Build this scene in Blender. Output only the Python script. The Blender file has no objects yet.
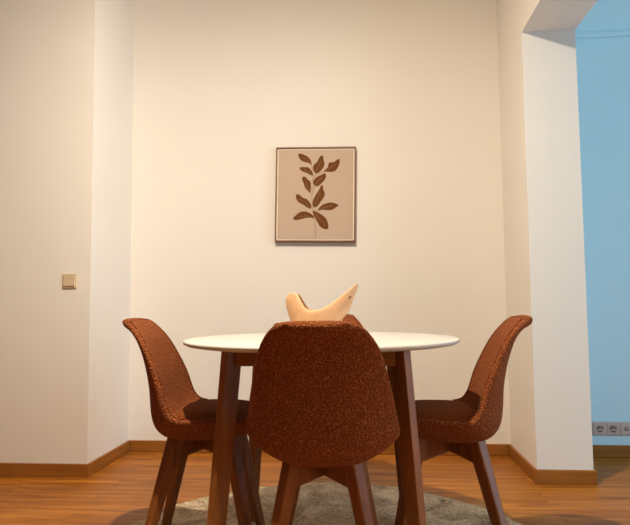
import bpy, bmesh, math, random
from mathutils import Vector, Matrix
random.seed(4)
C = bpy.context.scene.collection
PI = math.pi

# ------------------------------------------------------------------ materials
def new_mat(name):
    m = bpy.data.materials.new(name); m.use_nodes = True
    nt = m.node_tree
    return m, nt, nt.nodes['Principled BSDF']

def N(nt, kind, **kw):
    n = nt.nodes.new(kind)
    for k, v in kw.items():
        if k in n.inputs: n.inputs[k].default_value = v
        else: setattr(n, k, v)
    return n

def coords(nt, scale=(1, 1, 1), kind='Object'):
    tc = N(nt, 'ShaderNodeTexCoord'); mp = N(nt, 'ShaderNodeMapping')
    mp.inputs['Scale'].default_value = scale
    nt.links.new(tc.outputs[kind], mp.inputs['Vector'])
    return mp.outputs['Vector']

def ramp(nt, fac, stops):
    r = N(nt, 'ShaderNodeValToRGB'); e = r.color_ramp.elements
    while len(e) < len(stops): e.new(.5)
    for el, (p, c) in zip(e, stops): el.position = p; el.color = (*c, 1)
    nt.links.new(fac, r.inputs['Fac'])
    return r.outputs['Color']

def bump(nt, b, height, strength, dist):
    n = N(nt, 'ShaderNodeBump'); n.inputs['Strength'].default_value = strength
    n.inputs['Distance'].default_value = dist
    nt.links.new(height, n.inputs['Height']); nt.links.new(n.outputs['Normal'], b.inputs['Normal'])

def plain(name, col, rough=.5, spec=.4):
    m, nt, b = new_mat(name)
    b.inputs['Base Color'].default_value = (*col, 1)
    b.inputs['Roughness'].default_value = rough
    b.inputs['Specular IOR Level'].default_value = spec
    return m

def paint(name, col):
    m, nt, b = new_mat(name)
    v = coords(nt)
    n = N(nt, 'ShaderNodeTexNoise', Scale=2.5, Detail=3.0); nt.links.new(v, n.inputs['Vector'])
    c = ramp(nt, n.outputs['Fac'], [(.3, tuple(x*.985 for x in col)), (.7, col)])
    nt.links.new(c, b.inputs['Base Color'])
    b.inputs['Roughness'].default_value = .7; b.inputs['Specular IOR Level'].default_value = .2
    f = N(nt, 'ShaderNodeTexNoise', Scale=130.0, Detail=2.0); nt.links.new(v, f.inputs['Vector'])
    bump(nt, b, f.outputs['Fac'], .06, .002)
    return m

def wood(name, dark, light, scale, rough=.45):
    # scale: low along the grain, high across it
    m, nt, b = new_mat(name)
    v = coords(nt, scale)
    n = N(nt, 'ShaderNodeTexNoise', Scale=1.0, Detail=5.0, Roughness=.6, Distortion=.4)
    nt.links.new(v, n.inputs['Vector'])
    c = ramp(nt, n.outputs['Fac'], [(.3, dark), (.7, light)])
    nt.links.new(c, b.inputs['Base Color'])
    b.inputs['Roughness'].default_value = rough
    b.inputs['Specular IOR Level'].default_value = .3
    bump(nt, b, n.outputs['Fac'], .08, .002)
    return m

def boucle(name, dark, light, scale, strength, sheen=.15):
    m, nt, b = new_mat(name)
    v = coords(nt)
    vo = N(nt, 'ShaderNodeTexVoronoi', Scale=scale); nt.links.new(v, vo.inputs['Vector'])
    no = N(nt, 'ShaderNodeTexNoise', Scale=scale*.8, Detail=3.0); nt.links.new(v, no.inputs['Vector'])
    mx = N(nt, 'ShaderNodeMath', operation='MULTIPLY_ADD')
    nt.links.new(vo.outputs['Distance'], mx.inputs[0]); mx.inputs[1].default_value = -1.0
    nt.links.new(no.outputs['Fac'], mx.inputs[2])
    c = ramp(nt, mx.outputs[0], [(-.0, dark), (.45, light)])
    nt.links.new(c, b.inputs['Base Color'])
    b.inputs['Roughness'].default_value = .95; b.inputs['Specular IOR Level'].default_value = .1
    b.inputs['Sheen Weight'].default_value = sheen
    b.inputs['Sheen Tint'].default_value = (*light, 1)
    bump(nt, b, mx.outputs[0], strength, .006)
    return m

def laminate():
    m, nt, b = new_mat('oak_laminate')
    v = coords(nt)
    br = N(nt, 'ShaderNodeTexBrick')
    br.offset = .37; br.offset_frequency = 2
    for k, x in {'Scale': 1.0, 'Mortar Size': .0012, 'Mortar Smooth': .3, 'Bias': 0.0, 'Brick Width': 1.25, 'Row Height': .125}.items():
        br.inputs[k].default_value = x
    br.inputs['Color1'].default_value = (0, 0, 0, 1); br.inputs['Color2'].default_value = (1, 1, 1, 1)
    br.inputs['Mortar'].default_value = (.5, .5, .5, 1)
    nt.links.new(v, br.inputs['Vector'])
    g = N(nt, 'ShaderNodeMapping'); g.inputs['Scale'].default_value = (1.6, 22, 1)
    nt.links.new(v, g.inputs['Vector'])
    ad = N(nt, 'ShaderNodeVectorMath', operation='MULTIPLY_ADD')
    nt.links.new(br.outputs['Color'], ad.inputs[0]); ad.inputs[1].default_value = (7, 3, 0)
    nt.links.new(g.outputs['Vector'], ad.inputs[2])
    n = N(nt, 'ShaderNodeTexNoise', Scale=1.0, Detail=5.0, Roughness=.62, Distortion=.7)
    nt.links.new(ad.outputs['Vector'], n.inputs['Vector'])
    c = ramp(nt, n.outputs['Fac'], FLOOR_RAMP)
    hs = N(nt, 'ShaderNodeHueSaturation')
    mr = N(nt, 'ShaderNodeMapRange'); mr.inputs['To Min'].default_value = .88; mr.inputs['To Max'].default_value = 1.1
    nt.links.new(br.outputs['Color'], mr.inputs['Value'])
    nt.links.new(mr.outputs['Result'], hs.inputs['Value']); nt.links.new(c, hs.inputs['Color'])
    mm = N(nt, 'ShaderNodeMix', data_type='RGBA', blend_type='MULTIPLY')
    nt.links.new(br.outputs['Fac'], mm.inputs['Factor'])
    nt.links.new(hs.outputs['Color'], mm.inputs['A']); mm.inputs['B'].default_value = (.45, .4, .38, 1)
    nt.links.new(mm.outputs['Result'], b.inputs['Base Color'])
    b.inputs['Roughness'].default_value = .4; b.inputs['Specular IOR Level'].default_value = .2
    bump(nt, b, n.outputs['Fac'], .05, .002)
    return m
FLOOR_RAMP = [(.3, (.19, .057, .006)), (.5, (.35, .120, .015)), (.7, (.50, .195, .030))]

def rug_material():
    m, nt, b = new_mat('mottled_wool')
    v = coords(nt)
    n1 = N(nt, 'ShaderNodeTexNoise', Scale=5.0, Detail=6.0, Roughness=.7, Distortion=.8); nt.links.new(v, n1.inputs['Vector'])
    n2 = N(nt, 'ShaderNodeTexNoise', Scale=85.0, Detail=3.0, Roughness=.8); nt.links.new(v, n2.inputs['Vector'])
    mx = N(nt, 'ShaderNodeMix', data_type='FLOAT'); mx.inputs['Factor'].default_value = .5
    nt.links.new(n1.outputs['Fac'], mx.inputs['A']); nt.links.new(n2.outputs['Fac'], mx.inputs['B'])
    c = ramp(nt, mx.outputs['Result'], [(.37, (.13, .10, .085)), (.44, (.34, .255, .165)), (.52, (.55, .42, .28)), (.62, (.78, .64, .46))])
    nt.links.new(c, b.inputs['Base Color'])
    b.inputs['Roughness'].default_value = 1.0; b.inputs['Specular IOR Level'].default_value = .05
    bump(nt, b, n2.outputs['Fac'], .8, .01)
    return m

M = dict(
    wall=paint('white_paint', (.84, .81, .76)),
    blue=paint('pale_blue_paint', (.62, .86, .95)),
    ceiling=paint('ceiling_white', (.72, .70, .67)),
    unseen_dark=paint('unseen_light_absorbing_paint', (.09, .075, .06)),  # dark colour added on the unseen walls to cut bounced light
    floor=laminate(),
    base=wood('baseboard_oak', (.25, .088, .014), (.37, .145, .027), (3, 3, 40), .4),
    leg=wood('walnut_stained_beech', (.155, .046, .009), (.28, .092, .020), (30, 30, 3), .4),
    tleg=wood('table_walnut', (.175, .058, .011), (.33, .118, .026), (30, 30, 3), .4),
    apron=wood('table_walnut_apron', (.22, .085, .018), (.38, .150, .036), (3, 30, 30), .4),
    top=plain('white_lacquer', (.58, .565, .53), .35, .4),
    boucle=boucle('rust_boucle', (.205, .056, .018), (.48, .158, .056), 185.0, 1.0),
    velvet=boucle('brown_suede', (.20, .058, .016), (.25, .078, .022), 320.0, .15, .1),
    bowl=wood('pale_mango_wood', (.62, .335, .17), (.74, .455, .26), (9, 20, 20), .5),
    bowl_in=wood('bowl_wood_painted_shade', (.27, .13, .055), (.36, .19, .08), (9, 20, 20), .6),  # bowl wood darkened, shade of the hollow put into its colour
    knot=plain('wood_knot', (.22, .10, .04), .7),
    frame=wood('frame_walnut', (.17, .065, .025), (.25, .10, .04), (20, 20, 20), .45),
    mount=plain('cream_mount', (.85, .80, .70), .8),
    canvas=boucle('beige_paper', (.53, .405, .315), (.56, .43, .335), 300.0, .05, 0),
    leaf=boucle('brown_ink', (.145, .055, .017), (.20, .08, .026), 120.0, .0, 0),
    stem=plain('stem_ink', (.20, .12, .07), .9, .1),
    vein=plain('vein_ink', (.36, .22, .13), .9, .1),
    switch=plain('beige_plastic', (.62, .49, .335), .35),
    switch_rim=plain('beige_plastic_plate', (.66, .53, .37), .35),
    socket=plain('grey_beige_plastic', (.60, .47, .42), .35),
    dark=plain('dark_ring_and_recess_shade', (.22, .165, .14), .6),  # aerial ring; also shade painted into socket wells and pin holes
    metal=plain('contact_metal', (.5, .48, .45), .3),
    rug=rug_material(),
    white_frame=plain('window_white', (.8, .8, .8), .4),
)

# ------------------------------------------------------------------ helpers
def link(name, me, mat, parent=None, smooth=True):
    o = bpy.data.objects.new(name, me); C.objects.link(o)
    for m in (mat if isinstance(mat, (list, tuple)) else [mat]): me.materials.append(m)
    if smooth:
        for p in me.polygons: p.use_smooth = True
    if parent: o.parent = parent
    return o

def obj(name, bm, mat, parent=None, smooth=True):
    me = bpy.data.meshes.new(name)
    bmesh.ops.recalc_face_normals(bm, faces=bm.faces)
    bm.to_mesh(me); bm.free()
    return link(name, me, mat, parent, smooth)

def box(bm, x0, x1, y0, y1, z0, z1):
    v = [bm.verts.new((x, y, z)) for z in (z0, z1) for y in (y0, y1) for x in (x0, x1)]
    for f in ((0, 2, 3, 1), (4, 5, 7, 6), (0, 1, 5, 4), (2, 6, 7, 3), (0, 4, 6, 2), (1, 3, 7, 5)):
        bm.faces.new([v[i] for i in f])

def boxes(*bs):
    bm = bmesh.new()
    for b in bs: box(bm, *b)
    return bm

def bevel(o, w, seg=2, angle=35):
    m = o.modifiers.new('bevel', 'BEVEL'); m.width = w; m.segments = seg
    m.limit_method = 'ANGLE'; m.angle_limit = math.radians(angle)
    m.harden_normals = True
    return o

def subsurf(o, lv=2):
    m = o.modifiers.new('subsurf', 'SUBSURF'); m.levels = lv; m.render_levels = lv
    return o

def prism(bm, A, B, ux, uy, ha, hb):
    """tapered bar from A to B; half sizes ha=(x,y) at A, hb at B along ux, uy"""
    A, B, ux, uy = map(Vector, (A, B, ux, uy))
    ring = []
    for P, h in ((A, ha), (B, hb)):
        ring.append([bm.verts.new(P + ux*sx*h[0] + uy*sy*h[1]) for sx, sy in ((-1, -1), (1, -1), (1, 1), (-1, 1))])
    a, b = ring
    bm.faces.new(a[::-1]); bm.faces.new(b)
    for i in range(4): bm.faces.new((a[i], a[(i+1) % 4], b[(i+1) % 4], b[i]))

def lathe(bm, prof, n=64, cx=0, cy=0, axis='z'):
    rings = []
    for r, z in prof:
        if r < 1e-6: rings.append([bm.verts.new((cx, cy, z))])
        else: rings.append([bm.verts.new((cx + r*math.cos(2*PI*i/n), cy + r*math.sin(2*PI*i/n), z)) for i in range(n)])
    for a, b in zip(rings, rings[1:]):
        for i in range(n):
            j = (i+1) % n
            if len(a) == 1 and len(b) == 1: continue
            if len(a) == 1: bm.faces.new((a[0], b[i], b[j]))
            elif len(b) == 1: bm.faces.new((a[i], a[j], b[0]))
            else: bm.faces.new((a[i], a[j], b[j], b[i]))

def empty(name, loc, rz=0):
    o = bpy.data.objects.new(name, None); C.objects.link(o)
    o.location = loc; o.rotation_euler = (0, 0, rz); o.empty_display_size = .1
    return o

def tag(o, label, cat, group=None):
    o['label'] = label; o['category'] = cat
    if group: o['group'] = group
    return o

def structure(o):
    o['kind'] = 'structure'; return o

def interp(xs, ys, x):
    if x <= xs[0]: return ys[0]
    for a, b, p, q in zip(xs, xs[1:], ys, ys[1:]):
        if x <= b: return p + (q-p)*(x-a)/(b-a)
    return ys[-1]

def catmull(pts, n):
    """resample a polyline of tuples smoothly to n+1 points"""
    P = [Vector(p) for p in pts]; out = []
    k = len(P) - 1
    for i in range(n+1):
        t = i/n*k; a = min(int(t), k-1); f = t - a
        p0, p1, p2, p3 = P[max(a-1, 0)], P[a], P[a+1], P[min(a+2, k)]
        out.append(.5*((2*p1) + (p2-p0)*f + (2*p0-5*p1+4*p2-p3)*f*f + (3*p1-p0-3*p2+p3)*f**3))
    return out

# ------------------------------------------------------------------ room shell
XL, XR, XP = -1.453, .823, 1.090        # step in the left wall, right return, pillar's far side
YB, YL, YP, YS = 3.568, 3.026, 3.041, 3.57
ZL, H = 2.2715, 2.95                    # soffit of the opening, ceiling
W0, W1, Y0 = -2.9, 3.9, -1.6
BB, BT = .067, .014

def wall(name, *bs, m='wall'):
    return structure(obj(name, boxes(*bs), M[m], smooth=False))
structure(obj('floor', boxes((W0-.1, W1+.1, Y0-.1, YB+.2, -.1, 0)), M['floor'], smooth=False))
structure(obj('ceiling', boxes((W0-.1, W1+.1, Y0-.1, YB+.2, H, H+.1)), M['ceiling'], smooth=False))
wall('wall_back', (XL-.1, XR+.1, YB, YB+.2, 0, H))
wall('wall_left', (W0-.1, XL, YL, YB+.2, 0, H))
wall('wall_left_side', (W0-.1, W0, Y0, YL, 0, H), m='unseen_dark')
wall('wall_front', (W0-.1, W1+.1, Y0-.1, Y0, 0, H), m='unseen_dark')
# pillar, lintel over the wide opening and the rest of the dividing wall in one piece
wall('wall_right', (XR, XP, YP, YB+.2, 0, H), (XR, XP, 1.68, YP, ZL, H), (XR, XP, Y0, 1.68, 0, H))  # unseen near stretch lengthened to keep window light off the front chair
wall('wall_side_room', (XP, W1+.1, YS, YB+.2, 0, H), m='blue')
# daylight side of the side room: wall around a window
wy0, wy1, wz0, wz1 = .2, 2.5, .45, 2.0
wall('wall_side_room_right', (W1, W1+.1, Y0, wy0, 0, H), (W1, W1+.1, wy1, YS, 0, H), (W1, W1+.1, wy0, wy1, 0, wz0), (W1, W1+.1, wy0, wy1, wz1, H), m='blue')

def skirting(name, x0, x1, y0, y1):
    o = structure(obj(name, boxes((x0, x1, y0, y1, 0, BB)), M['base'], smooth=False)); bevel(o, .004, 2); return o
skirting('baseboard_left', W0, XL+BT, YL-BT, YL)
skirting('baseboard_left_return', XL, XL+BT, YL, YB)
skirting('baseboard_back', XL+BT, XR-BT, YB-BT, YB)
skirting('baseboard_right_return', XR-BT, XR, YP, YB)
skirting('baseboard_right', XR-BT, XP+BT, YP-BT, YP)
skirting('baseboard_right_side', XP, XP+BT, YP, YS)
skirting('baseboard_side_room', XP+BT, W1, YS-BT, YS)
bm = bmesh.new(); box(bm, XP, W1, YS-.022, YS, 2.455, 2.487)
o = structure(obj('trim_1', bm, M['blue'], smooth=False)); bevel(o, .006, 2)

# ------------------------------------------------------------------ rug
RZ = .007
RC = (-.155, 2.165); RR = .815
bm = bmesh.new()
n = 360; rings = []
def rug_r(i):
    a = 2*PI*i/n
    return RR + .010*math.sin(5*a+.6) + .006*math.sin(13*a) + .004*math.sin(37*a+1) + random.uniform(-.004, .004)
rad = [rug_r(i) for i in range(n)]
for f, z in ((1.0, 0.0005), (1.0, RZ*.6), (.985, RZ), (.6, RZ), (.2, RZ)):
    rings.append([bm.verts.new((rad[i]*f*math.cos(2*PI*i/n), rad[i]*f*math.sin(2*PI*i/n), z)) for i in range(n)])
for a, b in zip(rings, rings[1:]):
    for i in range(n): bm.faces.new((a[i], a[(i+1) % n], b[(i+1) % n], b[i]))
bm.faces.new(rings[-1]); bm.faces.new(rings[0][::-1])
o = obj('round_rug', bm, M['rug'], smooth=False); o.location = (*RC, 0)
tag(o, 'round mottled grey and cream rug under the dining table and chairs', 'rug')

# ------------------------------------------------------------------ table
TX, TY, TR = -.161, 2.131, .4837
table = tag(empty('dining_table', (TX, TY, RZ)), 'round white topped dining table with splayed walnut brown legs', 'table')
bm = bmesh.new()
zt = .760 - RZ
lathe(bm, [(0, zt), (.3, zt), (TR-.007, zt), (TR-.002, zt-.002), (TR, zt-.006), (TR-.001, zt-.011), (TR-.011, zt-.017), (TR-.028, zt-.020), (.3, zt-.020), (0, zt-.020)], 128)
obj('tabletop', bm, M['top'], table)
zu = zt - .021
for sx in (-1, 1):
    for sy in (-1, 1):
        rad_ = Vector((sx, sy, 0)).normalized(); tan_ = Vector((-sy, sx, 0)).normalized()
        bm = bmesh.new()
        prism(bm, (sx*.318, sy*.318, 0), (sx*.264, sy*.264, zu), rad_, tan_, (.025, .0155), (.030, .0165))
        bevel(obj('leg', bm, M['tleg'], table, smooth=False), .003, 2)
for s in (-1, 1):
    bm = bmesh.new(); box(bm, -.250, .250, s*.270-.009, s*.270+.009, zu-.052, zu)
    bevel(obj('apron', bm, M['apron'], table, smooth=False), .002, 2)
    bm = bmesh.new(); box(bm, s*.270-.009, s*.270+.009, -.242, .242, zu-.052, zu)
    bevel(obj('apron', bm, M['apron'], table, smooth=False), .002, 2)

# ------------------------------------------------------------------ chair (faces local +Y, origin on the floor below the seat)
# one row per station from the seat's front edge to the top of the back, all (y, z):
# inner centre, outer centre, rim; then the half width
STN = [((.214, .436), (.222, .424), (.213, .438), .150), ((.206, .452), (.207, .396), (.203, .456), .178),
       ((.170, .456), (.160, .374), (.166, .470), .200), ((.085, .450), (.070, .362), (.095, .474), .218),
       ((-.015, .445), (-.030, .358), (.030, .472), .232), ((-.060, .450), (-.105, .366), (-.025, .471), .241),
       ((-.098, .468), (-.155, .392), (-.060, .480), .244), ((-.122, .515), (-.182, .440), (-.082, .506), .240),
       ((-.136, .560), (-.190, .502), (-.098, .550), .231), ((-.148, .602), (-.194, .570), (-.113, .598), .221),
       ((-.170, .665), (-.210, .656), (-.142, .664), .204), ((-.196, .738), (-.237, .736), (-.182, .737), .181),
       ((-.226, .793), (-.264, .772), (-.220, .790), .154), ((-.250, .819), (-.284, .787), (-.247, .815), .133),
       ((-.272, .829), (-.299, .797), (-.270, .826), .112), ((-.290, .830), (-.305, .808), (-.287, .828), .088)]
SC = .92
def fit(y, z): return (SC*y, .0695 + SC*z - (.004 if z > .78 else 0))
STN = [(fit(*a), fit(*b), fit(*c), SC*w) for a, b, c, w in STN]
NU, NV = 14, 36
def spline(k): return [(p.x, p.y) for p in catmull([(*s[k], 0) for s in STN], NV)]
IN, OUT, RIM = spline(0), spline(1), spline(2)
WID = [p.x for p in catmull([(s[3], 0, 0) for s in STN], NV)]
def row(c, i, k, ex, wx):
    r = []
    for j in range(NU+1):
        u = -1 + 2*j/NU; f = abs(u)**ex
        x = WID[i]*wx*math.copysign(abs(u)**.92, u)
        r.append(Vector((x, c[i][0] + (k[i][0]-c[i][0])*f, c[i][1] + (k[i][1]-c[i][1])*f)))
    return r
GRID = [row(IN, i, RIM, 2.6, .955) for i in range(NV+1)]
RIMO = []
for (yo, zo), (yi, zi), (yr, zr) in zip(OUT, IN, RIM):
    d = Vector((yo-yi, zo-zi, 0)); d = d.normalized()*min(d.length*.55, .024)
    RIMO.append((yr + d.x, zr + d.y))
GRIDO = [row(OUT, i, RIMO, 2.5, 1.0) for i in range(NV+1)]
def shell_bm():
    bm = bmesh.new()
    inner = [[bm.verts.new(v) for v in r] for r in GRID]
    outer = [[bm.verts.new(v) for v in r] for r in GRIDO]
    for i in range(NV):
        for j in range(NU):
            bm.faces.new((inner[i][j], inner[i][j+1], inner[i+1][j+1], inner[i+1][j]))
            bm.faces.new((outer[i][j], outer[i+1][j], outer[i+1][j+1], outer[i][j+1]))
    loop = [(0, j) for j in range(NU+1)] + [(i, NU) for i in range(1, NV+1)] + [(NV, j) for j in range(NU-1, -1, -1)] + [(i, 0) for i in range(NV-1, 0, -1)]
    mids = []
    for i, j in loop:
        a, b = GRID[i][j], GRIDO[i][j]
        i2, j2 = (1 if i == 0 else NV-1 if i == NV else i), (1 if j == 0 else NU-1 if j == NU else j)
        o = (GRID[i][j] - GRID[i2][j2]).normalized()
        mids.append(bm.verts.new((a+b)/2 + o*.009))
    L = len(loop)
    for k in range(L):
        a, b = loop[k], loop[(k+1) % L]
        bm.faces.new((inner[a[0]][a[1]], mids[k], mids[(k+1) % L], inner[b[0]][b[1]]))
        bm.faces.new((mids[k], outer[a[0]][a[1]], outer[b[0]][b[1]], mids[(k+1) % L]))
    return bm

def pad_bm():
    bm = bmesh.new(); nr, na = 7, 48; top, bot = [], []
    for k in range(1, nr+1):
        f = k/nr; rt, rb = [], []
        for a in range(na):
            th = 2*PI*a/na; c, s = math.cos(th), math.sin(th)
            e = (abs(c)**3.2 + abs(s)**3.2)**(-1/3.2)
            hw = .190 - .012*max(0, s)
            x = c*e*hw*f; y = .052 + s*e*.142*f
            h = .046*(1-.10*f**2)
            if k == nr: h *= .62
            z = .440
            rt.append(bm.verts.new((x*(1.0 if k < nr else 1.015), y, z+h)))
            rb.append(bm.verts.new((x*.98, y, z-.006 + (.010 if k == nr else 0))))
        top.append(rt); bot.append(rb)
    ct = bm.verts.new((0, .052, .440+.047)); cb = bm.verts.new((0, .052, .434))
    for a in range(na):
        b = (a+1) % na
        bm.faces.new((ct, top[0][a], top[0][b])); bm.faces.new((cb, bot[0][b], bot[0][a]))
        for k in range(nr-1):
            bm.faces.new((top[k][a], top[k+1][a], top[k+1][b], top[k][b]))
            bm.faces.new((bot[k][a], bot[k][b], bot[k+1][b], bot[k+1][a]))
        bm.faces.new((top[-1][a], bot[-1][a], bot[-1][b], top[-1][b]))
    for v in bm.verts: v.co = Vector((v.co.x*SC, *fit(v.co.y, v.co.z)))
    return bm

def tube(bm, pts, r, n=8):
    rings = []
    for k, p in enumerate(pts):
        t = (pts[min(k+1, len(pts)-1)] - pts[max(k-1, 0)]).normalized()
        ref = Vector((0, 0, 1)) if abs(t.z) < .9 else Vector((1, 0, 0))
        a = t.cross(ref).normalized(); b = t.cross(a)
        rings.append([bm.verts.new(p + (a*math.cos(2*PI*i/n) + b*math.sin(2*PI*i/n))*r) for i in range(n)])
    for a, b in zip(rings, rings[1:]):
        for i in range(n): bm.faces.new((a[i], a[(i+1) % n], b[(i+1) % n], b[i]))
    bm.faces.new(rings[0][::-1]); bm.faces.new(rings[-1])

def make_chair(label, group):
    root = tag(empty('dining_chair', (0, 0, 0)), label, 'chair', group)
    sh = obj('seat_shell', shell_bm(), M['boucle'], root); subsurf(sh, 2)
    # seam that runs along the inside of the shell's rim
    pts = [GRID[i][0].lerp(GRID[i][1], .12) for i in range(12, NV-3)] + [GRID[NV-4][j] for j in range(1, NU)] + [GRID[i][NU].lerp(GRID[i][NU-1], .12) for i in range(NV-4, 11, -1)]
    bm = bmesh.new(); tube(bm, catmull([tuple(p) for p in pts], 110), .0026)
    obj('seam', bm, M['boucle'], sh)
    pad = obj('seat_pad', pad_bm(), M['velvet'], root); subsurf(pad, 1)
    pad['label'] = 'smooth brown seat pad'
    for sx in (-1, 1):
        for sy in (-1, 1):
            fy = 1 if sy > 0 else .74
            top = Vector((sx*.083, sy*.104*fy+.003, .436)); foot = Vector((sx*.172, sy*.192*(fy+6)/7+.003, 0))
            rad_ = Vector((sx, sy, 0)).normalized(); tan_ = Vector((-sy, sx, 0)).normalized()
            bm = bmesh.new(); prism(bm, foot, top, rad_, tan_, (.0145, .0145), (.025, .022))
            bevel(obj('leg', bm, M['leg'], root, smooth=False), .007, 3)
    bm = bmesh.new()
    for sx, sy in ((1, 1), (1, -1)):
        d = Vector((sx*.092, sy*.109, 0)); dn = d.normalized(); sd = Vector((-dn.y, dn.x, 0))*.012
        prof = [(-1, .300, .372), (-.75, .305, .372), (0, .320, .366), (.75, .305, .372), (1, .300, .372)]
        L, Rr = [], []
        for f, zb, ztp in prof:
            p = Vector((0, .003, 0)) + d*f
            if p.y < 0: p.y *= .76
            L.append((bm.verts.new(p+sd+Vector((0, 0, zb))), bm.verts.new(p+sd+Vector((0, 0, ztp)))))
            Rr.append((bm.verts.new(p-sd+Vector((0, 0, zb))), bm.verts.new(p-sd+Vector((0, 0, ztp)))))
        for k in range(4):
            bm.faces.new((L[k][0], L[k+1][0], L[k+1][1], L[k][1]))
            bm.faces.new((Rr[k][0], Rr[k][1], Rr[k+1][1], Rr[k+1][0]))
            bm.faces.new((L[k][1], L[k+1][1], Rr[k+1][1], Rr[k][1]))
            bm.faces.new((L[k][0], Rr[k][0], Rr[k+1][0], L[k+1][0]))
        for k in (0, 4): bm.faces.new((L[k][0], L[k][1], Rr[k][1], Rr[k][0]))
    for v in bm.verts: v.co = Vector((v.co.x*SC, *fit(v.co.y, v.co.z)))
    obj('cross_frame', bm, M['leg'], root, smooth=False)
    return root

def copy_tree(o, parent=None):
    c = o.copy(); C.objects.link(c)
    if parent: c.parent = parent
    for ch in list(o.children): copy_tree(ch, c)
    return c

GROUP = 'rust fabric chairs around the round table'
front = make_chair('rust fabric chair in front of the table with its back to the viewer', GROUP)
front.location = (TX+.030, TY-.313, RZ)
spots = [((TX-.427, TY-.005, RZ), -PI/2+.08, 'rust fabric chair at the left end of the table, seen from the side'),
         ((TX+.448, TY, RZ), PI/2-.08, 'rust fabric chair at the right end of the table, beside the white pillar'),
         ((TX-.010, TY+.440, RZ), PI, 'rust chair behind the table, mostly hidden, backrest top beside the wooden bowl')]
for loc, rz, lab in spots:
    c = copy_tree(front); c.location = loc; c.rotation_euler = (0, 0, rz); c['label'] = lab

# ------------------------------------------------------------------ wooden bowl on the table
K = .003914*.92
def bp(cx, cy):      # traced outline -> metres in the bowl's own x, z
    return (cx/7.41*K, .2355*.92 - cy/7.41*K)
T = [(72, 120), (105, 112), (142, 126), (170, 172), (205, 226), (260, 241), (320, 230), (390, 190), (450, 147), (510, 98), (555, 62), (582, 50)]
B = [(46, 150), (46, 205), (62, 268), (84, 335), (125, 443), (205, 449), (305, 449), (395, 425), (462, 318), (512, 255), (550, 160), (587, 66)]
D = [.016, .034, .048, .058, .066, .072, .072, .066, .054, .040, .022, .004]
D = [d*.92 for d in D]
Tt = catmull([(*bp(*p), 0) for p in T], 44); Bb = catmull([(*bp(*p), 0) for p in B], 44); Dd = [p.x for p in catmull([(d, 0, 0) for d in D], 44)]
bm = bmesh.new(); rings = []; na = 14; zmin = 0.0
for t, b, d in zip(Tt, Bb, Dd):
    r = []
    for k in range(na+1):
        a = PI*k/na
        s = math.sin(a)**.8 if 0 < a < PI else 0
        p = t.lerp(b, s); r.append(bm.verts.new((p.x, -d*math.cos(a), max(p.y, zmin))))
    for k in range(na, -1, -1):
        a = PI*k/na; s = .62*math.sin(a)
        p = t.lerp(b, s); r.append(bm.verts.new((p.x, -d*.80*math.cos(a), max(p.y, .012))))
    rings.append(r)
nn = len(rings[0])
inner_faces = []
for a, b in zip(rings, rings[1:]):
    for i in range(nn):
        f = bm.faces.new((a[i], a[(i+1) % nn], b[(i+1) % nn], b[i]))
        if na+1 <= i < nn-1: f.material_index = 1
bm.faces.new(rings[0]); bm.faces.new(rings[-1][::-1])
bowl_x = -.3365*.92
bowl = tag(empty('wooden_bowl', (bowl_x, TY, .7605)), 'pale carved wooden bowl with a pointed upswept tip on the white table', 'bowl')
subsurf(obj('body', bm, [M['bowl'], M['bowl_in']], bowl), 1)
bm = bmesh.new()
kx, kz = bp(512, 155)
for i in range(1):
    ring = [bm.verts.new((kx + .011*math.cos(2*PI*j/16)*(1+.25*math.sin(3*j)), -.0330, kz + .005*math.sin(2*PI*j/16) + .004*math.cos(2*PI*j/16))) for j in range(16)]
    back = [bm.verts.new(v.co + Vector((0, .006, 0))) for v in ring]
    bm.faces.new(ring)
    for j in range(16): bm.faces.new((ring[j], ring[(j+1) % 16], back[(j+1) % 16], back[j]))
KNOT = bm
knot = obj('knot', KNOT, M['knot'], bowl); knot['label'] = 'dark wood knot near the pointed tip'

# ------------------------------------------------------------------ picture
pic = tag(empty('framed_picture', (-.2935, YB, 1.5475)), 'framed brown leaf print hanging on the back wall above the table', 'picture')
PW, PH = .2440, .2900; FT = .0085
rot = math.radians(1.2)
pic.rotation_euler = (0, rot, 0)
bm = boxes((-PW, PW, -.037, 0, PH-FT, PH), (-PW, PW, -.037, 0, -PH, -PH+FT), (-PW, -PW+FT, -.037, 0, -PH+FT, PH-FT), (PW-FT, PW, -.037, 0, -PH+FT, PH-FT))
bevel(obj('frame', bm, M['frame'], pic, smooth=False), .0012, 1)
bm = boxes((-PW+FT, PW-FT, -.029, -.002, -PH+FT, PH-FT)); obj('backing', bm, M['mount'], pic, smooth=False)
CW, CH = PW-FT-.007, PH-FT-.007
bm = bmesh.new(); box(bm, -CW, CW, -.031, -.020, -CH, CH)
S = .486/347.0
def pp(x, y): return ((x-220.8)*S, (258.0-y)*S)          # crop trace -> picture plane
def A(x, y): return pp((x/9.538+285-265)*4.372, (y/9.545+145-135)*4.375)
def Bq(x, y): return pp((x/9.538+285-265)*4.372, (y/9.545+190-135)*4.375)
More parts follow.
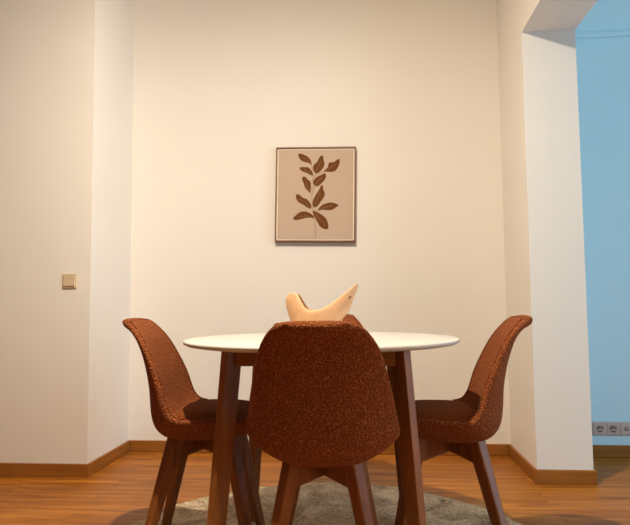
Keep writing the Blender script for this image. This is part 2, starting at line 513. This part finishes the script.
leaves = [
 [A(252,190),A(222,168),A(185,158),A(150,140),A(128,110),A(122,85),A(145,76),A(178,88),A(210,105),A(238,135),A(250,165)],
 [A(290,272),A(270,240),A(264,205),A(280,180),A(305,155),A(330,110),A(352,96),A(362,112),A(366,145),A(374,178),A(362,215),A(335,248),A(310,265)],
 [A(362,252),A(385,230),A(408,208),A(410,178),A(430,163),A(465,160),A(490,140),A(513,132),A(519,150),A(510,195),A(490,230),A(468,250),A(430,254)],
 [A(262,292),A(235,280),A(200,260),A(165,248),A(138,222),A(150,207),A(190,208),A(220,210),A(245,235),A(265,268)],
 [A(292,390),A(272,370),A(272,335),A(300,305),A(340,285),A(375,268),A(388,278),A(388,310),A(370,340),A(340,370),A(315,390)],
 [A(245,460),A(220,435),A(190,400),A(178,360),A(162,325),A(170,300),A(195,302),A(215,325),A(242,350),A(248,400)],
 [Bq(275,162),Bq(266,130),Bq(272,90),Bq(295,45),Bq(320,5),Bq(345,-45),Bq(360,-42),Bq(366,-5),Bq(380,30),Bq(372,65),Bq(345,105),Bq(318,145),Bq(295,162)],
 [Bq(250,178),Bq(215,165),Bq(180,140),Bq(135,115),Bq(112,85),Bq(106,52),Bq(122,36),Bq(150,52),Bq(175,72),Bq(210,85),Bq(238,115),Bq(255,150)],
 [Bq(308,198),Bq(330,165),Bq(360,138),Bq(395,125),Bq(435,117),Bq(475,125),Bq(512,143),Bq(490,160),Bq(455,185),Bq(410,190),Bq(365,186)],
 [Bq(280,270),Bq(250,263),Bq(215,262),Bq(170,272),Bq(120,284),Bq(85,276),Bq(84,262),Bq(115,232),Bq(155,205),Bq(200,203),Bq(245,220),Bq(275,245)],
 [Bq(270,192),Bq(268,215),Bq(285,250),Bq(310,295),Bq(335,340),Bq(370,366),Bq(405,370),Bq(418,355),Bq(412,310),Bq(390,265),Bq(350,232),Bq(310,208)],
]
def flat(pts, y, mi):
    f = bm.faces.new([bm.verts.new((x, y, z)) for x, z in pts]); f.material_index = mi
for L in leaves:
    loop = catmull([(*p, 0) for p in L + [L[0]]], len(L)*4)[:-1]
    flat([(p.x, p.y) for p in loop], -.0314, 1)
def stroke(pts, w, mi, y=-.0312):
    P = catmull([(*p, 0) for p in pts], 14)
    for a, b in zip(P, P[1:]):
        d = (b-a).normalized(); nrm = Vector((-d.y, d.x, 0))*w
        flat([(q.x, q.y) for q in (a+nrm, a-nrm, b-nrm, b+nrm)], y, mi)
stroke([Bq(298,458), Bq(294,380), Bq(290,300), Bq(272,200), Bq(258,90), A(262,440), A(275,400), A(262,330), A(275,298), A(320,272), A(365,250)], .0012, 2)
stroke([A(262,330), A(268,292), A(258,250), A(255,190)], .0009, 2)
stroke([A(255,470), A(275,410), A(295,388)], .0009, 2)
for s in ([A(285,262),A(315,205),A(340,150)], [A(375,248),A(440,210),A(480,185)], [A(255,280),A(215,250),A(180,232)], [A(285,375),A(320,335),A(355,305)], [A(242,445),A(212,390),A(200,350)],
          [A(248,182),A(205,140),A(165,112)], [Bq(280,150),Bq(310,85),Bq(335,20)], [Bq(240,165),Bq(190,115),Bq(140,80)], [Bq(320,190),Bq(390,160),Bq(455,148)], [Bq(270,262),Bq(200,245),Bq(130,262)], [Bq(280,205),Bq(335,275),Bq(385,335)]):
    stroke(s, .0008, 3, -.0317)
me = bpy.data.meshes.new('leaf_print'); bm.to_mesh(me); bm.free()
link('leaf_print', me, [M['canvas'], M['leaf'], M['stem'], M['vein']], pic, smooth=False)

# ------------------------------------------------------------------ light switch and sockets
sw = tag(empty('light_switch', (-1.5645, YL, 1.0165)), 'beige square light switch on the left wall', 'light switch')
bevel(obj('plate', boxes((-.0385, .0385, -.009, 0, -.0385, .0385)), M['switch_rim'], sw, smooth=False), .003, 2)
bm = bmesh.new()
v = [bm.verts.new(p) for p in [(-.032, -.009, -.028), (.032, -.009, -.028), (.032, -.009, .028), (-.032, -.009, .028), (-.031, -.016, -.027), (.031, -.016, -.027), (.031, -.0115, .027), (-.031, -.0115, .027)]]
for f in ((4, 5, 6, 7), (0, 1, 5, 4), (1, 2, 6, 5), (2, 3, 7, 6), (3, 0, 4, 7), (3, 2, 1, 0)): bm.faces.new([v[i] for i in f])
bevel(obj('rocker', bm, M['switch'], sw, smooth=False), .0012, 1)

st = tag(empty('socket_strip', (1.393, YS, .160)), 'row of grey beige wall sockets above the side room baseboard', 'socket')
PITCH = .0722
bm = boxes((-PITCH*1.5-.004, PITCH*2.5+.004, -.010, 0, -.038, .038))
bevel(obj('frame', bm, M['socket'], st, smooth=False), .004, 2)
def ring_part(name, cx, prof, mat, parent, n=32):
    bm = bmesh.new(); lathe(bm, prof, n)
    bmesh.ops.rotate(bm, verts=bm.verts, matrix=Matrix.Rotation(PI/2, 3, 'X'))
    bmesh.ops.translate(bm, verts=bm.verts, vec=(cx, 0, 0))
    return obj(name, bm, mat, parent)
for k in range(4):
    cx = (k-1)*PITCH
    plate = obj('cover', boxes((cx-.0325, cx+.0325, -.0125, -.008, -.0325, .0325)), M['socket'], st, smooth=False); bevel(plate, .0015, 1)
    if k in (0, 1, 3):
        rim = ring_part('socket_well', cx, [(.0225, .0124), (.0225, .0142), (.0200, .0142), (.0192, .0128), (0, .0128)], M['socket'], plate)
        ring_part('well_shadow_disc', cx, [(.0190, .0128), (.0190, .0131), (0, .0131)], M['dark'], plate).name = 'painted_well_shade'  # dark disc, shade of the well painted as a flat colour
        bm = boxes((cx-.0150, cx+.0150, -.0142, -.013, -.010, -.002)); obj('insert', bm, M['socket'], plate, smooth=False)
        for dx in (-.0095, .0095): ring_part('pin_hole', cx+dx, [(.0026, .0132), (.0026, .0147), (0, .0147)], M['dark'], plate, 12)
        bm = boxes((cx-.002, cx+.002, -.019, -.013, .009, .013)); obj('earth_pin', bm, M['metal'], plate, smooth=False)
    else:
        ring_part('aerial_socket', cx, [(.0105, .0124), (.0105, .0150), (.0080, .0150), (.0078, .0128), (0, .0128)], M['dark'], plate)
        ring_part('aerial_core', cx, [(.0062, .0128), (.0062, .0148), (0, .0148)], M['socket'], plate, 16)

# ------------------------------------------------------------------ light
def area(name, loc, size, power, col, rot=(0, 0, 0), shape='DISK', sy=None):
    l = bpy.data.lights.new(name, 'AREA'); l.shape = shape; l.size = size
    if sy: l.size_y = sy
    l.energy = power; l.color = col
    o = bpy.data.objects.new(name, l); C.objects.link(o); o.location = loc; o.rotation_euler = rot
    return o
LAMP = (-.45, 1.43, 2.77)
area('ceiling_lamp_light', LAMP, .05, 68, (1.0, .86, .67))
pl = bpy.data.lights.new('ceiling_lamp_glow', 'POINT'); pl.energy = 43; pl.color = (1.0, .86, .67); pl.shadow_soft_size = .03
po = bpy.data.objects.new('ceiling_lamp_glow', pl); C.objects.link(po); po.location = (LAMP[0], LAMP[1], LAMP[2]-.035)
# daylight through the side room's window (off to the right)
area('window_daylight', (W1-.02, (wy0+wy1)/2, (wz0+wz1)/2), wy1-wy0, 62, (.52, .78, 1.0), (0, PI/2, 0), 'RECTANGLE', wz1-wz0)
w = bpy.data.worlds.new('world'); bpy.context.scene.world = w; w.use_nodes = True
w.node_tree.nodes['Background'].inputs['Color'].default_value = (.6, .8, 1, 1)
w.node_tree.nodes['Background'].inputs['Strength'].default_value = .8

# ------------------------------------------------------------------ camera
cam = bpy.data.cameras.new('camera'); co = bpy.data.objects.new('camera', cam); C.objects.link(co)
cam.sensor_fit = 'HORIZONTAL'; cam.sensor_width = 36; cam.lens = 591.85/630*36; cam.clip_start = .05
r_ = Vector((0.99633765, 0.08503258, -0.00898559)); u_ = Vector((0.01504035, -0.07083486, 0.99737466)); f_ = Vector((-0.08417285, 0.99385707, 0.07185436))
co.matrix_world = Matrix(((r_.x, u_.x, -f_.x, 0), (r_.y, u_.y, -f_.y, 0), (r_.z, u_.z, -f_.z, .8768), (0, 0, 0, 1)))
sc = bpy.context.scene
sc.camera = co
vs = sc.view_settings
vs.view_transform = 'Standard'; vs.look = 'None'; vs.gamma = 1.0; vs.use_curve_mapping = False
vs.exposure = 0.0
sc.cycles.max_bounces = 10; sc.cycles.diffuse_bounces = 8
